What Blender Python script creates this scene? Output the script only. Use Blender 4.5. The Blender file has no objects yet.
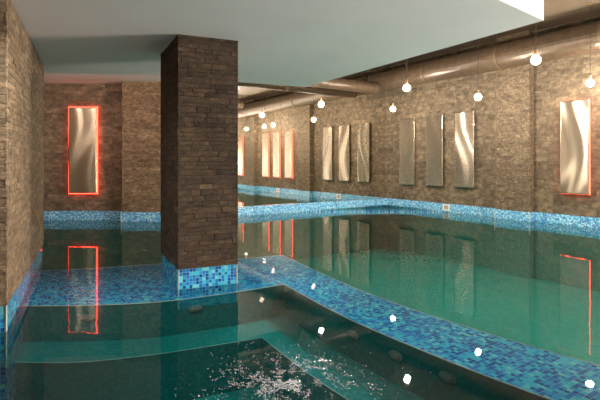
import bpy, bmesh, math, random
from mathutils import Vector, noise
random.seed(7)
C = bpy.context.scene.collection
SC = bpy.context.scene
PI = math.pi

# ------------------------------------------------------------------ camera, world, exposure
cam_d = bpy.data.cameras.new('camera'); cam = bpy.data.objects.new('camera', cam_d); C.objects.link(cam)
CAM_H = 1.4                                    # eye height above the water, metres
cam.location = (0, 0, CAM_H); cam.rotation_euler = (PI/2, 0, 0)
cam_d.sensor_width = 36; cam_d.lens = 450/600*36
cam_d.shift_y = -38/600
SC.camera = cam
world = bpy.data.worlds.new('world'); SC.world = world; world.use_nodes = True
world.node_tree.nodes['Background'].inputs[0].default_value = (0.9, 0.85, 0.8, 1)
world.node_tree.nodes['Background'].inputs[1].default_value = 0.02
SC.view_settings.view_transform = 'Standard'
SC.view_settings.look = 'None'
SC.view_settings.gamma = 1
SC.view_settings.use_curve_mapping = False
SC.view_settings.exposure = .92
SC.cycles.use_denoising = True
SC.cycles.max_bounces = 12
SC.cycles.transparent_max_bounces = 16
SC.cycles.sample_clamp_indirect = 2.5
LAMP = 540.0                                   # radiance of the pendant bulbs
LAMP_COL = (1.0, 0.86, 0.72, 1)

# ------------------------------------------------------------------ plan of the hall
NV = Vector((0.832, 0.555)); TV = Vector((0.555, -0.832))      # normal of the panel wall / along it towards the viewer
CORNER = Vector((2.87, 14.7))                                  # panel wall meets mirror wall
def wp(s, off=0.0):          # s metres along the panel wall from the corner, off metres in front of it
    return CORNER + TV*s - NV*off
def mp(k, off=0.0):          # k metres along the mirror wall from the corner, off metres in front of it
    return CORNER - NV*k + TV*off
Z_TILE = 0.22
Z_TOP = 4.5
Z_SLAB = 2.8
Z_FLOOR = -1.35

# added fill lights, unseen, behind and beside the viewer
def area(name, p, facing, sx, sy, watts, col):
    l = bpy.data.lights.new(name, 'AREA'); l.shape = 'RECTANGLE'; l.size = sx; l.size_y = sy; l.energy = watts; l.color = col
    o = bpy.data.objects.new(name, l); C.objects.link(o); o.location = p
    o.rotation_euler = Vector(facing).to_track_quat('-Z', 'Y').to_euler()
    return o
p = wp(13.85, 5.0); area('fill_light_end', (p.x, p.y, 1.2), (-TV.x, -TV.y, 0), 9, 1.6, 90, (1, .88, .86))
p = wp(12.8, .14); area('fill_light_side', (p.x, p.y, 1.0), (-NV.x, -NV.y, .0), 2.4, 1.2, 820, (1, .86, .79))
# fill lights added under the slab, out of view, to brighten spa and rim
for x_, y_, dx_, dy_, w_ in ((-1.9, 3.4, -.1, .55, 12), (-.5, 3.3, 0, .05, 7)):
    area('unseen_fill', (x_, y_, 2.79), (dx_, dy_, -1), .25, .25, w_, (1, .95, .88)).data.spread = 1.5
# unseen fill spots added under the upper ceiling to brighten the mosaic rim
def spot(p, target, watts, deg, col=(1, .94, .86)):
    l = bpy.data.lights.new('rim_fill_spot', 'SPOT'); l.energy = watts; l.color = col; l.spot_size = math.radians(deg); l.spot_blend = .8; l.shadow_soft_size = .08
    o = bpy.data.objects.new('rim_fill_spot', l); C.objects.link(o); o.location = p
    o.rotation_euler = (Vector(target)-Vector(p)).to_track_quat('-Z', 'Y').to_euler()
spot((2.2, 7.4, 4.4), (-.7, 6.2, 0), 450, 42)
spot((3.7, 5.3, 4.4), (1.2, 4.2, 0), 340, 48)
# hidden fill added above the slab's far edge to brighten the alcove ceiling
area('alcove_fill', (-4.4, 7.3, 3.14), (0, 1, .22), 3.6, .1, 42, (1, .66, .55))
area('unseen_fill', (-6.3, 8.6, 3.28), (0, 0, -1), .5, .5, 14, (1, .82, .68))  # added unseen fill, gives the alcove panel something brighter to reflect

# ------------------------------------------------------------------ helpers
class MB:
    def __init__(s): s.v = []; s.f = []; s.uv = []; s.col = []; s.sm = []
    def face(s, pts, uvs=None, col=(0.5, 0.5, 0, 1), smooth=False):
        i = len(s.v); s.v += [tuple(p) for p in pts]
        s.f.append(tuple(range(i, i+len(pts))))
        s.uv.append(uvs if uvs else [(p[0], p[1]) for p in pts]); s.col.append(col); s.sm.append(smooth)
    def prism(s, poly, z0, z1, col=(0.5, 0.5, 0, 1), caps=True):       # poly counter-clockwise seen from above
        n = len(poly); d = 0
        for i in range(n):
            a, b = poly[i], poly[(i+1) % n]; L = math.hypot(b[0]-a[0], b[1]-a[1])
            s.face([(a[0], a[1], z0), (b[0], b[1], z0), (b[0], b[1], z1), (a[0], a[1], z1)],
                   [(d, z0), (d+L, z0), (d+L, z1), (d, z1)], col)
            d += L
        if caps:
            s.face([(p[0], p[1], z1) for p in poly], None, col)
            s.face([(p[0], p[1], z0) for p in reversed(poly)], None, col)
    def box(s, lo, hi, col=(0.5, 0.5, 0, 1)):
        s.prism([(lo[0], lo[1]), (hi[0], lo[1]), (hi[0], hi[1]), (lo[0], hi[1])], lo[2], hi[2], col)
    def tube(s, pts, r, n=12, cap=True):
        rings = []; pts = [Vector(p) for p in pts]
        for i, p in enumerate(pts):
            d = (pts[min(i+1, len(pts)-1)] - pts[max(i-1, 0)]).normalized()
            up = Vector((0, 0, 1)) if abs(d.z) < 0.9 else Vector((1, 0, 0))
            x = d.cross(up).normalized(); y = x.cross(d).normalized()
            rr = r[i] if isinstance(r, (list, tuple)) else r
            rings.append([p + (x*math.cos(2*PI*k/n) + y*math.sin(2*PI*k/n))*rr for k in range(n)])
        L = 0
        for i in range(len(rings)-1):
            L2 = L + (pts[i+1]-pts[i]).length
            for k in range(n):
                k2 = (k+1) % n
                s.face([rings[i][k2], rings[i][k], rings[i+1][k], rings[i+1][k2]],
                       [((k+1)/n, L), (k/n, L), (k/n, L2), ((k+1)/n, L2)], smooth=True)
            L = L2
        if cap:
            s.face(rings[0]); s.face(list(reversed(rings[-1])))
    def lathe(s, prof, n=20, c=(0, 0, 0)):                # prof: (r, z) from bottom to top
        for (r0, z0), (r1, z1) in zip(prof, prof[1:]):
            for k in range(n):
                a, b = 2*PI*k/n, 2*PI*(k+1)/n
                P = [(c[0]+r*math.cos(t), c[1]+r*math.sin(t), c[2]+z) for r, t, z in ((r0, a, z0), (r0, b, z0), (r1, b, z1), (r1, a, z1))]
                if r0 < 1e-6: P = [P[0], P[2], P[3]]
                elif r1 < 1e-6: P = P[:3]
                s.face(P, smooth=True)
    def build(s, name, mat, parent=None, merge=False):
        me = bpy.data.meshes.new(name); me.from_pydata(s.v, [], s.f)
        me.uv_layers.new(name='UVMap'); me.color_attributes.new('rnd', 'FLOAT_COLOR', 'CORNER')
        me.uv_layers['UVMap'].data.foreach_set('uv', [c for f in s.uv for p in f for c in p])
        me.color_attributes['rnd'].data.foreach_set('color', [c for f, k in zip(s.f, s.col) for _ in f for c in k])
        me.polygons.foreach_set('use_smooth', s.sm)
        if merge:
            bm = bmesh.new(); bm.from_mesh(me); bmesh.ops.remove_doubles(bm, verts=bm.verts, dist=1e-5); bm.to_mesh(me); bm.free()
        me.materials.append(mat)
        o = bpy.data.objects.new(name, me); C.objects.link(o)
        if parent: o.parent = parent
        return o

def tag(o, label=None, cat=None, group=None, kind=None):
    if label: o['label'] = label
    if cat: o['category'] = cat
    if group: o['group'] = group
    if kind: o['kind'] = kind
    return o
def empty(name, loc=(0, 0, 0), rz=0):
    o = bpy.data.objects.new(name, None); C.objects.link(o); o.location = loc; o.rotation_euler = (0, 0, rz); o.empty_display_size = .1
    return o

# ------------------------------------------------------------------ materials
def newmat(name):
    m = bpy.data.materials.new(name); m.use_nodes = True; nt = m.node_tree
    return m, nt, nt.nodes['Principled BSDF']
def N(nt, typ, **kw):
    n = nt.nodes.new(typ)
    for k, v in kw.items():
        if k.startswith('i_'): n.inputs[int(k[2:])].default_value = v
        else: setattr(n, k, v)
    return n
def ramp(nt, fac, stops, interp='LINEAR'):
    r = nt.nodes.new('ShaderNodeValToRGB'); r.color_ramp.interpolation = interp
    e = r.color_ramp.elements
    while len(e) < len(stops): e.new(0.5)
    for el, (p, c) in zip(e, stops): el.position = p; el.color = (*c, 1)
    nt.links.new(fac, r.inputs[0]); return r
def mixc(nt, a, b, fac, mode='MIX'):
    m = nt.nodes.new('ShaderNodeMix'); m.data_type = 'RGBA'; m.blend_type = mode
    for sock, v in ((m.inputs[0], fac), (m.inputs[6], a), (m.inputs[7], b)):
        if hasattr(v, 'default_value') and hasattr(v, 'is_linked'): nt.links.new(v, sock)
        else: sock.default_value = v if not isinstance(v, tuple) else (*v, 1)
    return m.outputs[2]

def stone_mat(name, tones, nscale=9, bump=0.6):
    m, nt, p = newmat(name)
    at = N(nt, 'ShaderNodeAttribute', attribute_name='rnd')
    sep = nt.nodes.new('ShaderNodeSeparateColor'); nt.links.new(at.outputs['Color'], sep.inputs[0])
    base = ramp(nt, sep.outputs[0], tones)
    tc = nt.nodes.new('ShaderNodeTexCoord')
    mp_ = nt.nodes.new('ShaderNodeMapping'); nt.links.new(tc.outputs['Object'], mp_.inputs[0])
    comb = nt.nodes.new('ShaderNodeVectorMath'); comb.operation = 'SCALE'; nt.links.new(at.outputs['Color'], comb.inputs[0]); comb.inputs[3].default_value = 20
    nt.links.new(comb.outputs[0], mp_.inputs['Location']); mp_.inputs['Scale'].default_value = (1, 1, 1.7)
    n1 = N(nt, 'ShaderNodeTexNoise'); n1.inputs['Scale'].default_value = nscale; n1.inputs['Detail'].default_value = 8; n1.inputs['Roughness'].default_value = .65
    nt.links.new(mp_.outputs[0], n1.inputs['Vector'])
    r1 = ramp(nt, n1.outputs[0], [(.28, (.30, .29, .28)), (.5, (.80, .80, .80)), (.74, (1.65, 1.6, 1.5))])
    c = mixc(nt, base.outputs[0], r1.outputs[0], 1.0, 'MULTIPLY')
    nt.links.new(c, p.inputs['Base Color'])
    p.inputs['Roughness'].default_value = .75
    p.inputs['Specular IOR Level'].default_value = .3
    n2 = N(nt, 'ShaderNodeTexNoise'); n2.inputs['Scale'].default_value = nscale*3.2; n2.inputs['Detail'].default_value = 6
    nt.links.new(mp_.outputs[0], n2.inputs['Vector'])
    b = nt.nodes.new('ShaderNodeBump'); b.inputs['Strength'].default_value = bump; b.inputs['Distance'].default_value = .012
    nt.links.new(n2.outputs[0], b.inputs['Height']); nt.links.new(b.outputs[0], p.inputs['Normal'])
    return m

def mosaic_mat(name, size, tones, grout=(.14, .42, .56), rough=.12, gw=.05):
    m, nt, p = newmat(name)
    uv = N(nt, 'ShaderNodeUVMap', uv_map='UVMap')
    sc = N(nt, 'ShaderNodeVectorMath', operation='SCALE'); sc.inputs[3].default_value = 1/size; nt.links.new(uv.outputs[0], sc.inputs[0])
    fl = N(nt, 'ShaderNodeVectorMath', operation='FLOOR'); nt.links.new(sc.outputs[0], fl.inputs[0])
    wn = N(nt, 'ShaderNodeTexWhiteNoise', noise_dimensions='2D'); nt.links.new(fl.outputs[0], wn.inputs['Vector'])
    r = ramp(nt, wn.outputs['Value'], tones, 'CONSTANT')
    fr = N(nt, 'ShaderNodeVectorMath', operation='FRACTION'); nt.links.new(sc.outputs[0], fr.inputs[0])
    sx = nt.nodes.new('ShaderNodeSeparateXYZ'); nt.links.new(fr.outputs[0], sx.inputs[0])
    def edge(o):
        a = N(nt, 'ShaderNodeMath', operation='SUBTRACT'); nt.links.new(o, a.inputs[0]); a.inputs[1].default_value = .5
        b = N(nt, 'ShaderNodeMath', operation='ABSOLUTE'); nt.links.new(a.outputs[0], b.inputs[0]); return b.outputs[0]
    mx = N(nt, 'ShaderNodeMath', operation='MAXIMUM'); nt.links.new(edge(sx.outputs[0]), mx.inputs[0]); nt.links.new(edge(sx.outputs[1]), mx.inputs[1])
    gt = N(nt, 'ShaderNodeMath', operation='GREATER_THAN'); nt.links.new(mx.outputs[0], gt.inputs[0]); gt.inputs[1].default_value = .5-gw
    c = mixc(nt, r.outputs[0], grout, gt.outputs[0])
    nt.links.new(c, p.inputs['Base Color']); p.inputs['Roughness'].default_value = rough
    return m

def plain(name, col, rough=.6, metal=0.0, nz=0.0, scale=6, bump=0.0):
    m, nt, p = newmat(name)
    tc = nt.nodes.new('ShaderNodeTexCoord')
    n1 = N(nt, 'ShaderNodeTexNoise'); n1.inputs['Scale'].default_value = scale; n1.inputs['Detail'].default_value = 5
    nt.links.new(tc.outputs['Object'], n1.inputs['Vector'])
    r1 = ramp(nt, n1.outputs[0], [(.25, tuple(max(0, x*(1-nz)) for x in col)), (.75, tuple(min(1, x*(1+nz)) for x in col))])
    nt.links.new(r1.outputs[0], p.inputs['Base Color'])
    p.inputs['Roughness'].default_value = rough; p.inputs['Metallic'].default_value = metal
    if bump:
        b = nt.nodes.new('ShaderNodeBump'); b.inputs['Strength'].default_value = bump; b.inputs['Distance'].default_value = .02
        nt.links.new(n1.outputs[0], b.inputs['Height']); nt.links.new(b.outputs[0], p.inputs['Normal'])
    return m
def emit(name, col, st):
    m, nt, p = newmat(name)
    p.inputs['Base Color'].default_value = col
    p.inputs['Emission Color'].default_value = col; p.inputs['Emission Strength'].default_value = st
    return m

M_WALL = stone_mat('brown_stone_blocks', [(0, (.10, .076, .050)), (.35, (.15, .115, .075)), (.75, (.19, .146, .096)), (.93, (.25, .195, .13)), (1, (.40, .33, .21))], 5, .5)
M_SPLIT = stone_mat('split_face_stone', [(0, (.13, .090, .052)), (.4, (.205, .146, .086)), (.8, (.27, .195, .118)), (1, (.38, .29, .18))], 11, .8)
M_PILASTER = stone_mat('pilaster_split_stone', [(0, (.10, .075, .049)), (.4, (.155, .116, .075)), (.8, (.20, .152, .10)), (1, (.33, .26, .17))], 11, .8)
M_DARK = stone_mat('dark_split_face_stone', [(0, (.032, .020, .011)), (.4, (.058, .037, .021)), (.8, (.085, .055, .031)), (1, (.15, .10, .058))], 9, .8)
BLUES = [(0, (.006, .06, .26)), (.2, (.010, .15, .44)), (.45, (.015, .29, .56)), (.68, (.04, .44, .58)), (.9, (.14, .55, .58))]
M_MOS = mosaic_mat('blue_mosaic', .036, BLUES)
BORDER = [(0, (.02, .13, .42)), (.2, (.03, .28, .62)), (.45, (.09, .46, .74)), (.7, (.24, .64, .82)), (.9, (.5, .80, .88))]
M_BORDER = mosaic_mat('pale_blue_mosaic', .025, BORDER, grout=(.45, .62, .70))
DEEP = [(0, (.006, .25, .215)), (.3, (.007, .27, .235)), (.6, (.009, .29, .25)), (.85, (.012, .31, .27))]
M_DEEP = mosaic_mat('teal_mosaic', .06, DEEP, grout=(.03, .36, .32))
M_SPA = mosaic_mat('dark_teal_mosaic', .025, [(0, (.005, .13, .13)), (.3, (.006, .15, .145)), (.6, (.008, .165, .16)), (.85, (.010, .19, .18))], grout=(.012, .20, .19))
M_SLAB = plain('white_plaster', (.81, .75, .71), .85, 0, .04, 1.2)
M_UPPER = plain('brown_ceiling_paint', (.13, .095, .062), .55, 0, .15, 2)
M_DUCT = plain('bronze_duct_foil', (.085, .058, .036), .36, .2, .3, 9, .5)
M_DUCTRIM = plain('duct_band_metal', (.16, .115, .075), .35, .5, .1, 30)
M_BLACK = plain('black_cable', (.03, .025, .02), .5)
M_BRASS = plain('brass_socket', (.45, .32, .18), .3, 1, .05, 20)
M_WHITE = plain('white_plastic', (.8, .8, .78), .35, 0, .02)
M_BEIGE = plain('beige_plastic', (.38, .31, .22), .5, 0, .05)
M_TRIM = plain('pale_edge_profile', (.42, .52, .48), .35, 0, .05)
M_STEELD = plain('dull_steel', (.35, .36, .36), .4, .8, .1, 20)
M_BULB = emit('lit_bulb', LAMP_COL, LAMP)
M_RED = emit('red_led', (1.0, .05, .025, 1), 5.5)

M_RED_SOFT = emit('soft_red_led', (1.0, .09, .045, 1), 3.2)
def steel_mat():
    m, nt, p = newmat('brushed_steel')
    tc = N(nt, 'ShaderNodeUVMap', uv_map='UVMap')
    mpg = nt.nodes.new('ShaderNodeMapping'); mpg.inputs['Scale'].default_value = (160, 1.5, 1); nt.links.new(tc.outputs[0], mpg.inputs[0])
    n1 = N(nt, 'ShaderNodeTexNoise'); n1.inputs['Scale'].default_value = 1; n1.inputs['Detail'].default_value = 3; nt.links.new(mpg.outputs[0], n1.inputs['Vector'])
    r1 = ramp(nt, n1.outputs[0], [(.3, (.54, .46, .35)), (.7, (.62, .53, .41))]); nt.links.new(r1.outputs[0], p.inputs['Base Color'])
    p.inputs['Metallic'].default_value = .9; p.inputs['Roughness'].default_value = .235
    p.inputs['Anisotropic'].default_value = 1.0
    tg = N(nt, 'ShaderNodeTangent', direction_type='UV_MAP', uv_map='UVMap'); nt.links.new(tg.outputs[0], p.inputs['Tangent'])
    return m
M_STEEL = steel_mat()

def mirror_mat():
    m, nt, p = newmat('aged_mirror')
    p.inputs['Metallic'].default_value = 1; p.inputs['Base Color'].default_value = (.86, .82, .74, 1)
    tc = nt.nodes.new('ShaderNodeTexCoord')
    n1 = N(nt, 'ShaderNodeTexNoise'); n1.inputs['Scale'].default_value = 1.3; n1.inputs['Detail'].default_value = 3; nt.links.new(tc.outputs['Object'], n1.inputs['Vector'])
    r1 = ramp(nt, n1.outputs[0], [(.4, (.0, .0, .0)), (.8, (.035, .035, .035))]); nt.links.new(r1.outputs[0], p.inputs['Roughness'])
    return m
M_MIRROR = mirror_mat()

CHURN_C = (-0.04, 2.80)
def water_mat():
    m = bpy.data.materials.new('pool_water'); m.use_nodes = True; nt = m.node_tree
    for n in list(nt.nodes): nt.nodes.remove(n)
    out = nt.nodes.new('ShaderNodeOutputMaterial')
    geo = nt.nodes.new('ShaderNodeNewGeometry')
    n1 = N(nt, 'ShaderNodeTexNoise'); n1.inputs['Scale'].default_value = 2.2; n1.inputs['Detail'].default_value = 2; nt.links.new(geo.outputs['Position'], n1.inputs['Vector'])
    b1 = nt.nodes.new('ShaderNodeBump'); b1.inputs['Strength'].default_value = 1; b1.inputs['Distance'].default_value = .0014; nt.links.new(n1.outputs[0], b1.inputs['Height'])
    fr = nt.nodes.new('ShaderNodeFresnel'); fr.inputs['IOR'].default_value = 1.33; nt.links.new(b1.outputs[0], fr.inputs['Normal'])
    gl = nt.nodes.new('ShaderNodeBsdfGlossy'); gl.inputs['Roughness'].default_value = .015; nt.links.new(b1.outputs[0], gl.inputs['Normal'])
    tr = nt.nodes.new('ShaderNodeBsdfTransparent')
    mx = nt.nodes.new('ShaderNodeMixShader'); nt.links.new(fr.outputs[0], mx.inputs[0]); nt.links.new(tr.outputs[0], mx.inputs[1]); nt.links.new(gl.outputs[0], mx.inputs[2])
    nt.links.new(mx.outputs[0], out.inputs['Surface'])
    va = nt.nodes.new('ShaderNodeVolumeAbsorption'); va.inputs['Color'].default_value = (.06, .93, .92, 1); va.inputs['Density'].default_value = .6
    nt.links.new(va.outputs[0], out.inputs['Volume'])
    return m
M_WATER = water_mat()

# ------------------------------------------------------------------ the room shell
def stone(mb, a, b, z0, z1, rows, lens, depth=.02, base=.03, bias=0.0, ext=0.0):
    """Individual stones laid in courses on the vertical face a->b (front is on the right-hand side of a->b)."""
    a, b = Vector(a), Vector(b); L = (b-a).length; d = (b-a)/L; nrm = Vector((d.y, -d.x))
    z = z0
    while z < z1-1e-4:
        h = random.uniform(*rows) if isinstance(rows, tuple) else random.choice(rows)
        if z+h > z1-.02: h = z1-z
        x = -ext; first = True
        while x < L+ext-1e-4:
            w = random.uniform(*lens)*(random.uniform(.3, 1) if first else 1); first = False
            if x+w > L+ext-.05: w = L+ext-x
            dp = random.uniform(0, depth); g = .0006
            x0, x1, y0, y1 = x+g, x+w-g, z+g, z+h-g
            r = min(1, max(0, random.gauss(.5+bias, .16))); col = (r, random.random(), random.random(), 1)
            bv = min(.004, (y1-y0)*.2)
            def P(u, w_, q): v2 = a+d*u+nrm*q; return (v2.x, v2.y, w_)
            F = [P(x0+bv, y0+bv, dp), P(x1-bv, y0+bv, dp), P(x1-bv, y1-bv, dp), P(x0+bv, y1-bv, dp)]
            B = [P(x0, y0, dp-bv), P(x1, y0, dp-bv), P(x1, y1, dp-bv), P(x0, y1, dp-bv)]
            K = [P(x0, y0, -base), P(x1, y0, -base), P(x1, y1, -base), P(x0, y1, -base)]
            mb.face(F, None, col)
            for i in range(4):
                j = (i+1) % 4
                mb.face([B[i], B[j], F[j], F[i]], None, col); mb.face([K[i], K[j], B[j], B[i]], None, col)
            x += w
        z += h
def backing(mb, a, b, z0, z1, th=.25, front=.012):
    a, b = Vector(a), Vector(b); d = (b-a).normalized(); n = Vector((d.y, -d.x))
    p = [a-n*front, b-n*front, b-n*th, a-n*th]
    mb.prism([tuple(q) for q in p], z0, z1, (.1, .5, .5, 1))
def strip(mb, a, b, z0, z1, proud=.02, th=.2):
    a, b = Vector(a), Vector(b); d = (b-a).normalized(); n = Vector((d.y, -d.x))
    mb.prism([tuple(q) for q in (a+n*proud, b+n*proud, b-n*th, a-n*th)], z0, z1)

BLOCKS = [.10, .15, .20, .20, .25]
S_END = 14.0
# panel wall (front on the right-hand side when walking a->b: walk from the near end to the corner... )
A, B = wp(-.12), wp(S_END)
w = MB(); backing(w, A, B, Z_FLOOR, Z_TOP); stone(w, A, B, Z_TILE, Z_TOP, BLOCKS, (.18, .50), .006)
tag(w.build('wall_right', M_WALL), 'brown stone block wall carrying the steel panels', None, None, 'structure')
w = MB(); strip(w, A, B, -.16, Z_TILE, .02)
tag(w.build('trim_1', M_BORDER), 'pale blue mosaic border under the panel wall', None, None, 'structure')

def pilaster(nm, s0, s1, proud, label):
    a0, a1 = wp(s0, proud), wp(s1, proud); b0, b1 = wp(s0, -.1), wp(s1, -.1)
    r = tag(empty(nm, (0, 0, 0)), label, None, None, 'structure')
    w = MB()
    for p, q in ((b0, a0), (a0, a1), (a1, b1)):
        backing(w, p, q, Z_TILE, Z_TOP, .1); stone(w, p, q, Z_TILE, Z_TOP, (.04, .075), (.12, .34), .014, ext=.008)
    w.build('stone_cladding', M_PILASTER, r)
    t = MB()
    t.prism([tuple(q) for q in (wp(s0-.02, proud+.02), wp(s1+.02, proud+.02), wp(s1+.02, -.1), wp(s0-.02, -.1))][::-1], -.16, Z_TILE)
    t.build('tile_base', M_BORDER, r)
    t = MB(); t.prism([tuple(q) for q in (wp(s0, proud), wp(s1, proud), wp(s1, -.1), wp(s0, -.1))][::-1], Z_FLOOR, -.16); t.build('basin_lining', M_DEEP, r)
    e = MB()
    for s in (s0-.02, s1+.02):
        q = wp(s, proud+.02); e.box((q.x-.008, q.y-.008, -.3), (q.x+.008, q.y+.008, Z_TILE+.003))
    e.build('corner_profile', M_TRIM, r)
    return r
pilaster('pillar', 3.98, 4.83, .2, 'split-face stone pilaster between plain and red-lit panels')
pilaster('pillar', 8.75, 9.65, .2, 'split-face stone pilaster seen only in the mirror')

# mirror wall
K_END = 5.75
M0, M1 = mp(K_END), mp(0)
w = MB(); backing(w, mp(K_END, -.14), mp(-.14, -.14), Z_FLOOR, Z_TOP)
tag(w.build('wall_back', M_WALL), 'wall behind the large mirror', None, None, 'structure')
w = MB(); strip(w, M0, M1, -.16, Z_TILE, .0, .2)
tag(w.build('trim_2', M_BORDER), 'pale blue mosaic ledge below the mirror', None, None, 'structure')

# alcove wall with the left red panel
AY = 10.86
w = MB(); a, b = (-7.2, AY), (-3.2, AY)
backing(w, a, b, Z_FLOOR, 3.4); stone(w, a, b, Z_TILE, 3.32, BLOCKS, (.18, .42), .008)
tag(w.build('wall_alcove', M_WALL), 'dim stone block wall behind the left red panel', None, None, 'structure')
w = MB(); strip(w, a, b, -.16, Z_TILE, .02)
tag(w.build('trim_3', M_BORDER), 'pale blue mosaic border under the left red panel', None, None, 'structure')
# teal lining of the basin below the border
for p, q in ((A, B), (M0, M1), (Vector(a), Vector(b))):
    w = MB(); strip(w, p, q, Z_FLOOR, -.16, .01, .15)
    tag(w.build('wall_basin', M_DEEP), 'teal tiled side of the deep pool under water', None, None, 'structure')
# projecting pier right of it
r = tag(empty('pillar'), 'split-face stone pier just left of the free-standing column', None, None, 'structure')
PX, PY = -4.19, 10.62
j = mp(K_END, -.02)
w = MB()
for p, q in (((PX, AY+.1), (PX, PY)), ((PX, PY), (-3.0, PY)), ((-3.0, PY), (j.x, j.y))):
    backing(w, p, q, Z_TILE, 3.4, .12); stone(w, p, q, Z_TILE, 3.32, (.045, .08), (.14, .36), .014, ext=.008)
w.build('stone_cladding', M_SPLIT, r)
t = MB(); t.prism([(PX-.02, PY-.02), (-3.0, PY-.02), (j.x, j.y), (j.x, j.y+.4), (PX-.02, AY+.3)], -.16, Z_TILE); t.build('tile_base', M_BORDER, r)
t = MB(); t.prism([(PX-.01, PY-.01), (-3.0, PY-.01), (j.x, j.y), (j.x, j.y+.4), (PX-.01, AY+.3)], Z_FLOOR, -.16); t.build('basin_lining', M_DEEP, r)
e = MB(); e.box((PX-.03, PY-.03, -.3), (PX-.012, PY-.012, Z_TILE+.003)); e.build('corner_profile', M_TRIM, r)

def clad_column(nm, poly, mat, label, base_mat, z1=Z_SLAB, rows=(.04, .07), lens=(.1, .28)):
    """poly clockwise from above so that each face's front points outwards."""
    r = tag(empty(nm, (0, 0, 0)), label, None, None, 'structure')
    w = MB(); n = len(poly)
    core = MB(); core.prism([tuple(p) for p in poly][::-1], Z_TILE+.001, z1)
    w.v, w.f, w.uv, w.col, w.sm = core.v, core.f, core.uv, [(.1, .5, .5, 1)]*len(core.f), core.sm
    for i in range(n):
        stone(w, poly[(i+1) % n], poly[i], Z_TILE, z1, rows, lens, .008, .01, ext=.006)
    w.build('stone_cladding', mat, r)
    cx = sum(p[0] for p in poly)/n; cy = sum(p[1] for p in poly)/n
    ins = [((p[0]-cx)*.985+cx, (p[1]-cy)*.985+cy) for p in poly]
    t = MB(); t.prism(ins[::-1], -1.0, Z_TILE); t.build('tile_base', base_mat, r)
    return r, ins
# free-standing column
cA, cB, cL = Vector((-1.334, 4.93)), Vector((-.722, 5.2)), Vector((-1.80, 5.83))
cR = cB+(cL-cA)
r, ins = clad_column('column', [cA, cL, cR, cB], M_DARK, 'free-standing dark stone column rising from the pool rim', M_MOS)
e = MB()
for q in (ins[0], ins[3]): e.box((q[0]-.007, q[1]-.007, -.12), (q[0]+.007, q[1]+.007, Z_TILE))
e.build('corner_profile', M_TRIM, r)
# left wall pier
lA, lB = Vector((-2.41, 3.7)), Vector((-3.69, 6.47))
ld = (lB-lA).normalized(); ln = Vector((-ld.y, ld.x))
r, ins = clad_column('pillar', [lA, lA+ln*1.4, lB+ln*1.4, lB], M_SPLIT, 'stone pier at the left edge of the picture', M_MOS, rows=(.05, .08), lens=(.1, .26))
e = MB(); q = ins[0]; e.box((q[0]-.007, q[1]-.007, -.3), (q[0]+.007, q[1]+.007, Z_TILE)); e.build('corner_profile', M_TRIM, r)

# window-like frames added around the unseen fill lights
def fill_surround(nm, p, rz, w_, h_, zc, label):
    r = tag(empty(nm, (p.x, p.y, zc), rz), label, None, None, 'structure')
    m = MB(); t = .09
    for lo, hi in (((-w_/2-t, -h_/2-t), (w_/2+t, -h_/2)), ((-w_/2-t, h_/2), (w_/2+t, h_/2+t)), ((-w_/2-t, -h_/2), (-w_/2, h_/2)), ((w_/2, -h_/2), (w_/2+t, h_/2))):
        m.box((lo[0], -.08, lo[1]), (hi[0], .02, hi[1]))
    m.build('surround_frame', M_WHITE, r)
    m = MB(); n = max(2, round(w_/1.2))
    for k in range(1, n): x = -w_/2+w_*k/n; m.box((x-.02, -.06, -h_/2), (x+.02, .0, h_/2))
    m.build('surround_bar', M_WHITE, r)
fill_surround('fill_surround_1', wp(12.8, .02), math.atan2(TV.y, TV.x), 2.5, 1.3, 1.0, 'frame added around the fill light beside the viewer, out of the picture')
fill_surround('fill_surround_2', wp(13.98, 5.0), math.atan2(-NV.y, -NV.x), 9.1, 1.7, 1.2, 'band of frames added around the fill light behind the viewer')

# unseen closing walls
E = wp(S_END); E2 = E - NV*17
for nm, p, q in (('wall_near', E, E2), ('wall_left', E2, Vector((-7.2, AY)))):
    w = MB(); backing(w, p, q, Z_FLOOR, Z_TOP); 
    tag(w.build(nm, M_WALL), 'stone wall closing the hall behind the viewer', None, None, 'structure')

# floor, ceilings
ROOM = [wp(-.2, -.2), mp(K_END+.1, -.2), Vector((-2.9, AY+.1)), Vector((-7.3, AY+.1)), E2 - NV*.2, E]
f = MB(); f.prism([tuple(p) for p in ROOM], Z_FLOOR-.1, Z_FLOOR)
tag(f.build('floor', M_DEEP), 'teal tiled floor of the deep pool', None, None, 'structure')
f = MB(); f.prism([tuple(p) for p in ROOM], Z_TOP, Z_TOP+.1)
tag(f.build('ceiling', M_UPPER), 'dark brown upper ceiling above the ducts', None, None, 'structure')
f = MB(); f.prism([(-7.2, 7.6), (-1.6, 8.6), (-1.6, AY+1.0), (-7.2, AY+.2)], 3.3, 3.36)
tag(f.build('ceiling_alcove', M_SLAB), 'pale raised ceiling over the left alcove, glowing pink', None, None, 'structure')
SLAB = [(2.41, 4.45), (.10, 8.42), (-1.085, 7.88), (-2.26, 7.22), (-4.2, 7.06), (-7.2, 7.05), (-7.2, -4.0), (-4.3, -1.0)]
f = MB(); f.prism(SLAB, Z_SLAB, Z_SLAB+.27)
tag(f.build('ceiling_slab', M_SLAB), 'white suspended plaster ceiling over the viewer', None, None, 'structure')

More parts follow.
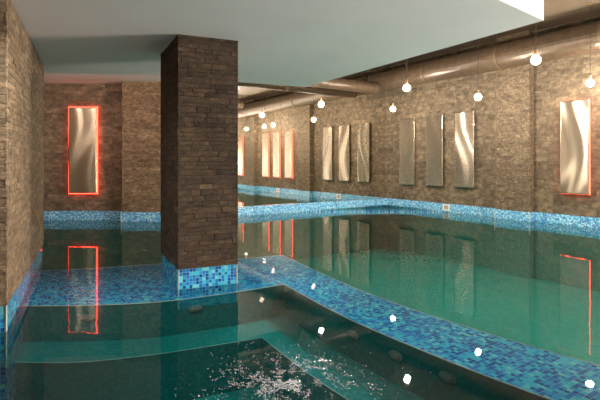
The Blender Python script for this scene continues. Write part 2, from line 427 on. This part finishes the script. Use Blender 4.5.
# ------------------------------------------------------------------ pool rim, bench, water
def spline(pts, n=10):
    pts = [Vector(p) for p in pts]; out = []
    for i in range(len(pts)-1):
        p0, p1, p2, p3 = pts[max(i-1, 0)], pts[i], pts[i+1], pts[min(i+2, len(pts)-1)]
        for k in range(n):
            t = k/n
            out.append(.5*((2*p1)+(p2-p0)*t+(2*p0-5*p1+4*p2-p3)*t*t+(3*p1-p0-3*p2+p3)*t**3))
    out.append(pts[-1]); return out
Z_RIM = -.08; Z_SEAT = -.45; Z_SPA = -.95
inner = spline([(-3.3, 4.62), (-2.93, 4.625), (-2.2, 4.64), (-1.475, 4.76), (-.717, 5.12), (-.193, 5.44)], 6) + \
        spline([(-.193, 5.44), (.30, 4.515), (.634, 3.98), (1.158, 3.27), (1.56, 2.80), (2.1, 2.2), (2.9, 1.4)], 6)[1:]
outer = spline([(-3.9, 6.02), (-3.53, 6.11), (-2.8, 6.28), (-2.05, 6.53), (-.97, 6.83), (-.28, 7.16)], 6) + \
        spline([(-.28, 7.16), (.385, 5.77), (.93, 4.82), (1.51, 4.02), (2.18, 3.27), (2.8, 2.68), (3.6, 1.95)], 6)[1:]
seat = spline([(-3.3, 4.16), (-2.70, 4.16), (-2.03, 4.16), (-1.35, 4.34), (-.66, 4.625), (-.394, 4.74)], 6) + \
       spline([(-.394, 4.74), (-.10, 4.22), (.26, 3.66), (.78, 2.96), (1.18, 2.5), (1.7, 1.9), (2.5, 1.1)], 6)[1:]
def loft(mb, ring_a, za, ring_b, zb, flip=False):
    d = 0
    for i in range(len(ring_a)-1):
        a0, a1, b0, b1 = ring_a[i], ring_a[i+1], ring_b[i], ring_b[i+1]
        L = (a1-a0).length; h = math.hypot((b0-a0).length, zb-za) if True else 0
        P = [(a0.x, a0.y, za), (a1.x, a1.y, za), (b1.x, b1.y, zb), (b0.x, b0.y, zb)]
        if abs(za-zb) < 1e-6: U = [(p[0]*.832-p[1]*-.555, p[0]*-.555+p[1]*.832) for p in P]
        else: U = [(d, za), (d+L, za), (d+L, zb), (d, zb)]
        if flip: P.reverse(); U.reverse()
        mb.face(P, U); d += L
m = MB()
loft(m, inner, Z_RIM, outer, Z_RIM)
loft(m, outer, Z_FLOOR, outer, Z_RIM, True)
r_ = MB(); loft(r_, inner, Z_SPA-.3, inner, Z_RIM-.004)
tag(r_.build('wall_spa', M_SPA), 'dark teal tiled riser inside the spa', None, None, 'structure')
rim = tag(m.build('trim_4', M_MOS), 'blue mosaic rim just under water between spa and deep pool', None, None, 'structure')
m = MB()
loft(m, seat, Z_SEAT, inner, Z_SEAT); loft(m, seat, Z_SPA-.1, seat, Z_SEAT)
tag(m.build('trim_5', M_SPA), 'submerged bench running round inside the spa', None, None, 'structure')
m = MB()
m.face([(p.x, p.y, Z_SPA) for p in inner] + [(2.5, -2, Z_SPA), (-3.3, -2, Z_SPA)])
tag(m.build('floor_spa', M_SPA), 'teal floor of the spa basin', None, None, 'structure')
def edge_line(name, ring, z, label, r=.008):
    m = MB(); m.tube([(p.x, p.y, z) for p in ring], r, 6)
    tag(m.build(name, M_TRIM), label, None, None, 'structure')
edge_line('trim_6', inner, Z_RIM, 'pale edge profile along the inner rim of the spa', .006)
edge_line('trim_7', seat, Z_SEAT, 'pale edge profile along the spa bench', .003)
edge_line('trim_8', outer, Z_RIM, 'pale edge profile along the outer rim facing the pool', .005)

# water: one body, its surface churned where the spa jet breaks
def churn_h(x, y):
    d = math.hypot((x-CHURN_C[0])/.62, (y-CHURN_C[1])/.50)
    k = max(0, 1-d)**.8 if d < 1 else 0
    if k == 0: return 0
    v = Vector((x*34, y*34, 3.1)); q = Vector((x*11, y*11, 9.0))
    return k*(.016*noise.noise(v)+.022*noise.noise(q)+.008*noise.noise(v*2.3))
xs = [-12, -6, -3, -1.5]+[-.8+i*.0125 for i in range(int(1.6/.0125)+1)]+[1.5, 3, 6, 12]
ys = [-12, -6, 0, 1.5]+[2.15+i*.0125 for i in range(int(1.15/.0125)+1)]+[4, 6, 9, 12, 15.6]
vs = [(x, y, churn_h(x, y)) for y in ys for x in xs]; nx = len(xs); fs = []
for jy in range(len(ys)-1):
    for i in range(nx-1):
        a = jy*nx+i; fs.append((a, a+1, a+nx+1, a+nx))
n0 = len(vs)
border = [i for i in range(nx)]+[jy*nx+nx-1 for jy in range(1, len(ys))]+[(len(ys)-1)*nx+i for i in range(nx-2, -1, -1)]+[jy*nx for jy in range(len(ys)-2, 0, -1)]
for i in border: x, y, _ = vs[i]; vs.append((x, y, Z_FLOOR-.05))
nb = len(border)
for i in range(nb): fs.append((border[(i+1) % nb], border[i], n0+i, n0+(i+1) % nb))
fs.append(tuple(n0+i for i in reversed(range(nb))))
me = bpy.data.meshes.new('water'); me.from_pydata(vs, [], fs); me.materials.append(M_WATER)
for p in me.polygons: p.use_smooth = p.normal.z > .3
wo = bpy.data.objects.new('water', me); C.objects.link(wo)
tag(wo, 'still teal pool water, churned by a jet in the foreground', None, None, 'structure')

# white flecks standing in for lamp glints on churned water, too many to count
def glint_flecks():
    m = MB(); rf = random.Random(5)
    for _ in range(9000):
        a = rf.uniform(0, 2*PI); q = abs(rf.gauss(0, .5)); x, y = CHURN_C[0]-.06+q*.52*math.cos(a), CHURN_C[1]+.06+q*.46*math.sin(a)
        c = noise.noise(Vector((x*16, y*9, 2))) + .8*noise.noise(Vector((x*5, y*5, 7)))
        if c < rf.uniform(-.25, .5): continue
        z = churn_h(x, y); R_ = rf.uniform(.0015, .0042)
        P = [(x+R_*math.cos(k*PI/3), y+R_*math.sin(k*PI/3), z) for k in range(6)]
        T = [(x+R_*.6*math.cos(k*PI/3), y+R_*.6*math.sin(k*PI/3), z+R_*.7) for k in range(6)]
        for k in range(6): m.face([P[k], P[(k+1) % 6], T[(k+1) % 6], T[k]], smooth=True)
        m.face(T, smooth=True)
    tag(m.build('glints', M_GLINT), 'white flecks standing in for lamp glints on the churned water in the foreground', 'glints', None, 'stuff')
M_GLINT = plain('white_glint', (.52, .58, .60), .25)
glint_flecks()

# ------------------------------------------------------------------ mirrors
ks = [-.12, 2.06, 4.02, K_END]
mlab = ['mirror pane reaching the stone wall corner, reflecting plain steel panels', 'middle mirror pane reflecting the red-lit panels', 'mirror pane half hidden behind the dark column']
for i in range(3):
    m = MB(); g = .002
    a, b = mp(ks[i]+g, -.10), mp(ks[i+1]-g, -.10)
    m.prism([tuple(q) for q in (a, b, mp(ks[i+1]-g, -.13), mp(ks[i]+g, -.13))][::-1], Z_TILE, 4.3)
    tag(m.build('mirror_pane', M_MIRROR), mlab[i], 'mirror', 'tall mirror panes above the far pool edge')

# ------------------------------------------------------------------ steel panels
def steel_panel(loc, rz, label, group, red=False, seed=0, amp=.004, w=.60, h=2.05, o_=.004):
    """Local frame: x along the wall, -y out of the wall, z up; origin at the bottom centre on the wall."""
    rnd = random.Random(seed)
    r = tag(empty('wall_panel', loc, rz), label, 'metal wall panel', group)
    m = MB(); nxp, nz = 28, 70; so = .085
    ph = rnd.uniform(0, 6.28); ph2 = rnd.uniform(0, 6.28); tilt = rnd.uniform(-.3, .3)
    def D(x, z):
        c = x/w*2.2 + math.sin(z*2.1+ph)*.75 + tilt*z
        return -so - amp*math.sin(c*PI+ph2) - amp*.35*math.sin(z*3.3+ph2)
    def P(i, j): x = (i/nxp-.5)*w; z = j/nz*h; return (x, D(x, z), z)
    for j_ in range(nz):
        for i in range(nxp):
            q = [P(i, j_), P(i+1, j_), P(i+1, j_+1), P(i, j_+1)]
            m.face(q, [(p[2], p[0]) for p in q], smooth=True)
    for j_ in range(nz):
        for i, s in ((0, 1), (nxp, -1)):
            a, b = P(i, j_), P(i, j_+1); q = [a, b, (b[0], -so+.018, b[2]), (a[0], -so+.018, a[2])]
            if s < 0: q.reverse()
            m.face(q, [(p[2], p[1]) for p in q])
    for i in range(nxp):
        for j_, s in ((0, -1), (nz, 1)):
            a, b = P(i, j_), P(i+1, j_); q = [a, b, (b[0], -so+.018, b[2]), (a[0], -so+.018, a[2])]
            if s < 0: q.reverse()
            m.face(q, [(p[2], p[0]) for p in q])
    m.face([(w/2, -so+.018, 0), (-w/2, -so+.018, 0), (-w/2, -so+.018, h), (w/2, -so+.018, h)])
    m.build('steel_sheet', M_STEEL, r, merge=True)
    for z in (h*.2, h*.8):
        b = MB(); b.box((-w*.36, -so+.017, z-.03), (w*.36, .04, z+.03)); b.build('mounting_rail', M_STEELD, r)
    if red:
        y0, y1 = -so+.024, -so+.054
        for lo, hi in (((-w/2-o_, y0, -o_), (-w/2+.01, y1, h+o_)), ((w/2-.01, y0, -o_), (w/2+o_, y1, h+o_)),
                       ((-w/2+.011, y0, h-.01), (w/2-.011, y1, h+o_)), ((-w/2+.011, y0, -o_), (w/2-.011, y1, .01))):
            b = MB(); b.box(lo, hi); b.build('led_strip', M_RED if o_ > .01 else M_RED_SOFT, r)
    return r
RZ = math.atan2(TV.y, TV.x)          # local x along the panel wall, local -y towards the pool
def on_wall(s): q = wp(s, 0); return (q.x, q.y, .70)
G1 = 'plain steel panels on the stone wall'; G2 = 'red-lit steel panels on the stone wall'
steel_panel(on_wall(.90), RZ, 'plain brushed steel panel nearest the mirror corner', G1, False, 3)
steel_panel(on_wall(1.95), RZ, 'plain brushed steel panel in the middle of three, above the skimmer', G1, False, 12)
steel_panel(on_wall(2.96), RZ, 'plain brushed steel panel nearest the stone pilaster', G1, False, 5)
steel_panel(on_wall(5.77), RZ, 'wavy red-lit steel panel right of the stone pilaster', G2, True, 9)
steel_panel(on_wall(6.80), RZ, 'red-lit steel panel seen in the mirror, second past the pilaster', G2, True, 14)
steel_panel(on_wall(7.82), RZ, 'red-lit steel panel seen in the mirror, third past the pilaster', G2, True, 15)
steel_panel(on_wall(10.5), RZ, 'red-lit steel panel seen in the mirror beside the dark column', G2, True, 16)
steel_panel(on_wall(11.5), RZ, 'red-lit steel panel at the far end of the mirrored row', G2, True, 17)
steel_panel((-5.21, AY, .65), 0, 'red-outlined steel panel alone on the dim alcove wall', None, True, 21, .006, .66, 2.06, .016)

# ------------------------------------------------------------------ pendant lamps
LG = 'bare globe pendants over the pool'
def pendant_at(x, y, z, label):
    r = tag(empty('pendant_lamp', (x, y, Z_TOP)), label, 'pendant lamp', LG)
    d = z-Z_TOP
    b = MB(); R = .066; b.lathe([(R*math.cos(a), d+R*math.sin(a)) for a in [(-90+i*15)*PI/180 for i in range(12)]]+[(.022, d+.07)], 20); b.build('bulb', M_BULB, r)
    b = MB(); b.lathe([(.0, d+.064), (.024, d+.064), (.026, d+.15), (.012, d+.17), (0, d+.172)], 14); b.build('socket', M_BRASS, r)
    b = MB(); b.tube([(0, 0, d+.168), (0, 0, -.02)], .005, 6); b.build('cord', M_BLACK, r)
    b = MB(); b.lathe([(0, -.03), (.05, -.03), (.055, -.008), (.055, 0), (0, 0)], 16); b.build('ceiling_rose', M_BRASS, r)
def nt_(n, t): q = NV*n + TV*t; return q.x, q.y
for x, y, z, lab in (
    (.535, 11.4, 2.86, 'lit globe pendant hanging in front of the mirror'),
    (2.55, 12.35, 2.855, 'small lit globe pendant closest to the mirror corner'),
    (2.09, 8.81, 2.85, 'lit globe pendant above the gap between first two plain panels'),
    (4.0, 10.1, 2.86, 'lit globe pendant above the plain panel nearest the pilaster'),
    (3.565, 6.8, 2.94, 'big lit globe pendant above the pilaster, below the slab corner'),
    (5.70, 8.84, 2.95, 'lit globe pendant above the right-hand red-lit panel'),
    (*nt_(6.7, -.9), 2.92, 'lit globe pendant seen only in the mirror, front row'),
    (*nt_(9.6, -2.55), 2.95, 'lit globe pendant seen only in the mirror, wall row'),
    (*nt_(9.6, .2), 2.95, 'lit globe pendant near the far end of the mirrored wall row'),
    (*nt_(6.7, 1.9), 2.92, 'lit globe pendant at the far end of the mirrored front row')):
    pendant_at(x, y, z, lab)

# ------------------------------------------------------------------ ducts
def duct(a, b, r, label, bands):
    o = tag(empty('air_duct', (0, 0, 0)), label, 'air duct')
    a, b = Vector(a), Vector(b); n = 40
    m = MB(); m.tube([a.lerp(b, i/n) for i in range(n+1)], [r*(1+random.uniform(-.012, .012)) for _ in range(n+1)], 28); m.build('duct_pipe', M_DUCT, o)
    L = (b-a).length
    for k in bands:
        p = a.lerp(b, k); d = (b-a)/L
        m = MB(); m.tube([p-d*.03, p+d*.03], r*1.05, 28); m.build('joint_band', M_DUCTRIM, o)
    return o
q0, q1 = wp(-.08, .56), wp(13.8, .56)
duct((q0.x, q0.y, 3.92), (q1.x, q1.y, 3.92), .30, 'bronze round duct along the top of the stone wall', [.16, .32, .48, .64, .8])
q0, q1 = mp(5.6, .42), mp(.9, .42)
duct((q0.x, q0.y, 3.66), (q1.x, q1.y, 3.66), .17, 'slim bronze duct along the top of the mirror', [.03, .5, .97])
q0, q1 = wp(8.6, 3.4), wp(8.6, .90)
duct((q0.x, q0.y, 4.18), (q1.x, q1.y, 4.18), .22, 'bronze branch duct crossing over beside the slab corner', [.1, .9])

# ------------------------------------------------------------------ skimmers and jets
def skimmer(s, label):
    q = wp(s, .02)
    r = tag(empty('pool_skimmer', (q.x, q.y, .03), RZ), label, 'pool skimmer', 'white skimmer inlets in the mosaic border')
    w_, h_, t = .11, .17, .028
    m = MB()
    m.box((-w_, -.02, 0), (w_, 0, t)); m.box((-w_, -.02, h_-t), (w_, 0, h_)); m.box((-w_, -.02, t), (-w_+t, 0, h_-t)); m.box((w_-t, -.02, t), (w_, 0, h_-t))
    m.build('frame', M_WHITE, r)
    m = MB(); m.box((-w_+t, -.006, t), (w_-t, 0, h_-t)); m.build('flap', M_BEIGE, r)
skimmer(2.33, 'white square skimmer in the mosaic below the plain panels')
skimmer(6.75, 'white square skimmer seen in the mirror, past the pilaster')

M_FITTING = plain('grey_plastic', (.22, .26, .25), .4, 0, .05)
def jet(x, z, label, ring=inner):
    # fixes a round jet fitting on the spa riser at the given x
    for i in range(len(ring)-1):
        a, b = ring[i], ring[i+1]
        if a.x <= x <= b.x:
            p = a.lerp(b, (x-a.x)/(b.x-a.x)); d = (b-a).normalized(); n = Vector((d.y, -d.x)); break
    r = tag(empty('jet_fitting', (p.x, p.y, z), math.atan2(d.y, d.x)), label, 'spa jet', 'round jet fittings under the spa rim')
    def disc(rx, rz_, y0, y1):
        m = MB(); k = 24
        P = [(rx*math.cos(2*PI*i/k), rz_*math.sin(2*PI*i/k)) for i in range(k)]
        m.face([(x_, y1, z_) for x_, z_ in P])
        for i in range(k):
            (xa, za), (xb, zb) = P[i], P[(i+1) % k]; m.face([(xa, y0, za), (xb, y0, zb), (xb, y1, zb), (xa, y1, za)])
        return m
    disc(.075, .034, .002, -.012).build('flange', M_FITTING, r)
    disc(.04, .018, -.012, -.018).build('nozzle', M_BEIGE, r)
jet(-2.19, -.2, 'round jet under the rim below the left red reflection')
jet(-1.14, -.19, 'round jet under the rim just below the column')
jet(.50, -.2, 'faint round jet on the right spa side, farthest from the viewer')
jet(.80, -.21, 'faint round jet on the right spa side, middle of three')
jet(1.10, -.2, 'faint round jet on the right spa side, nearest the viewer')
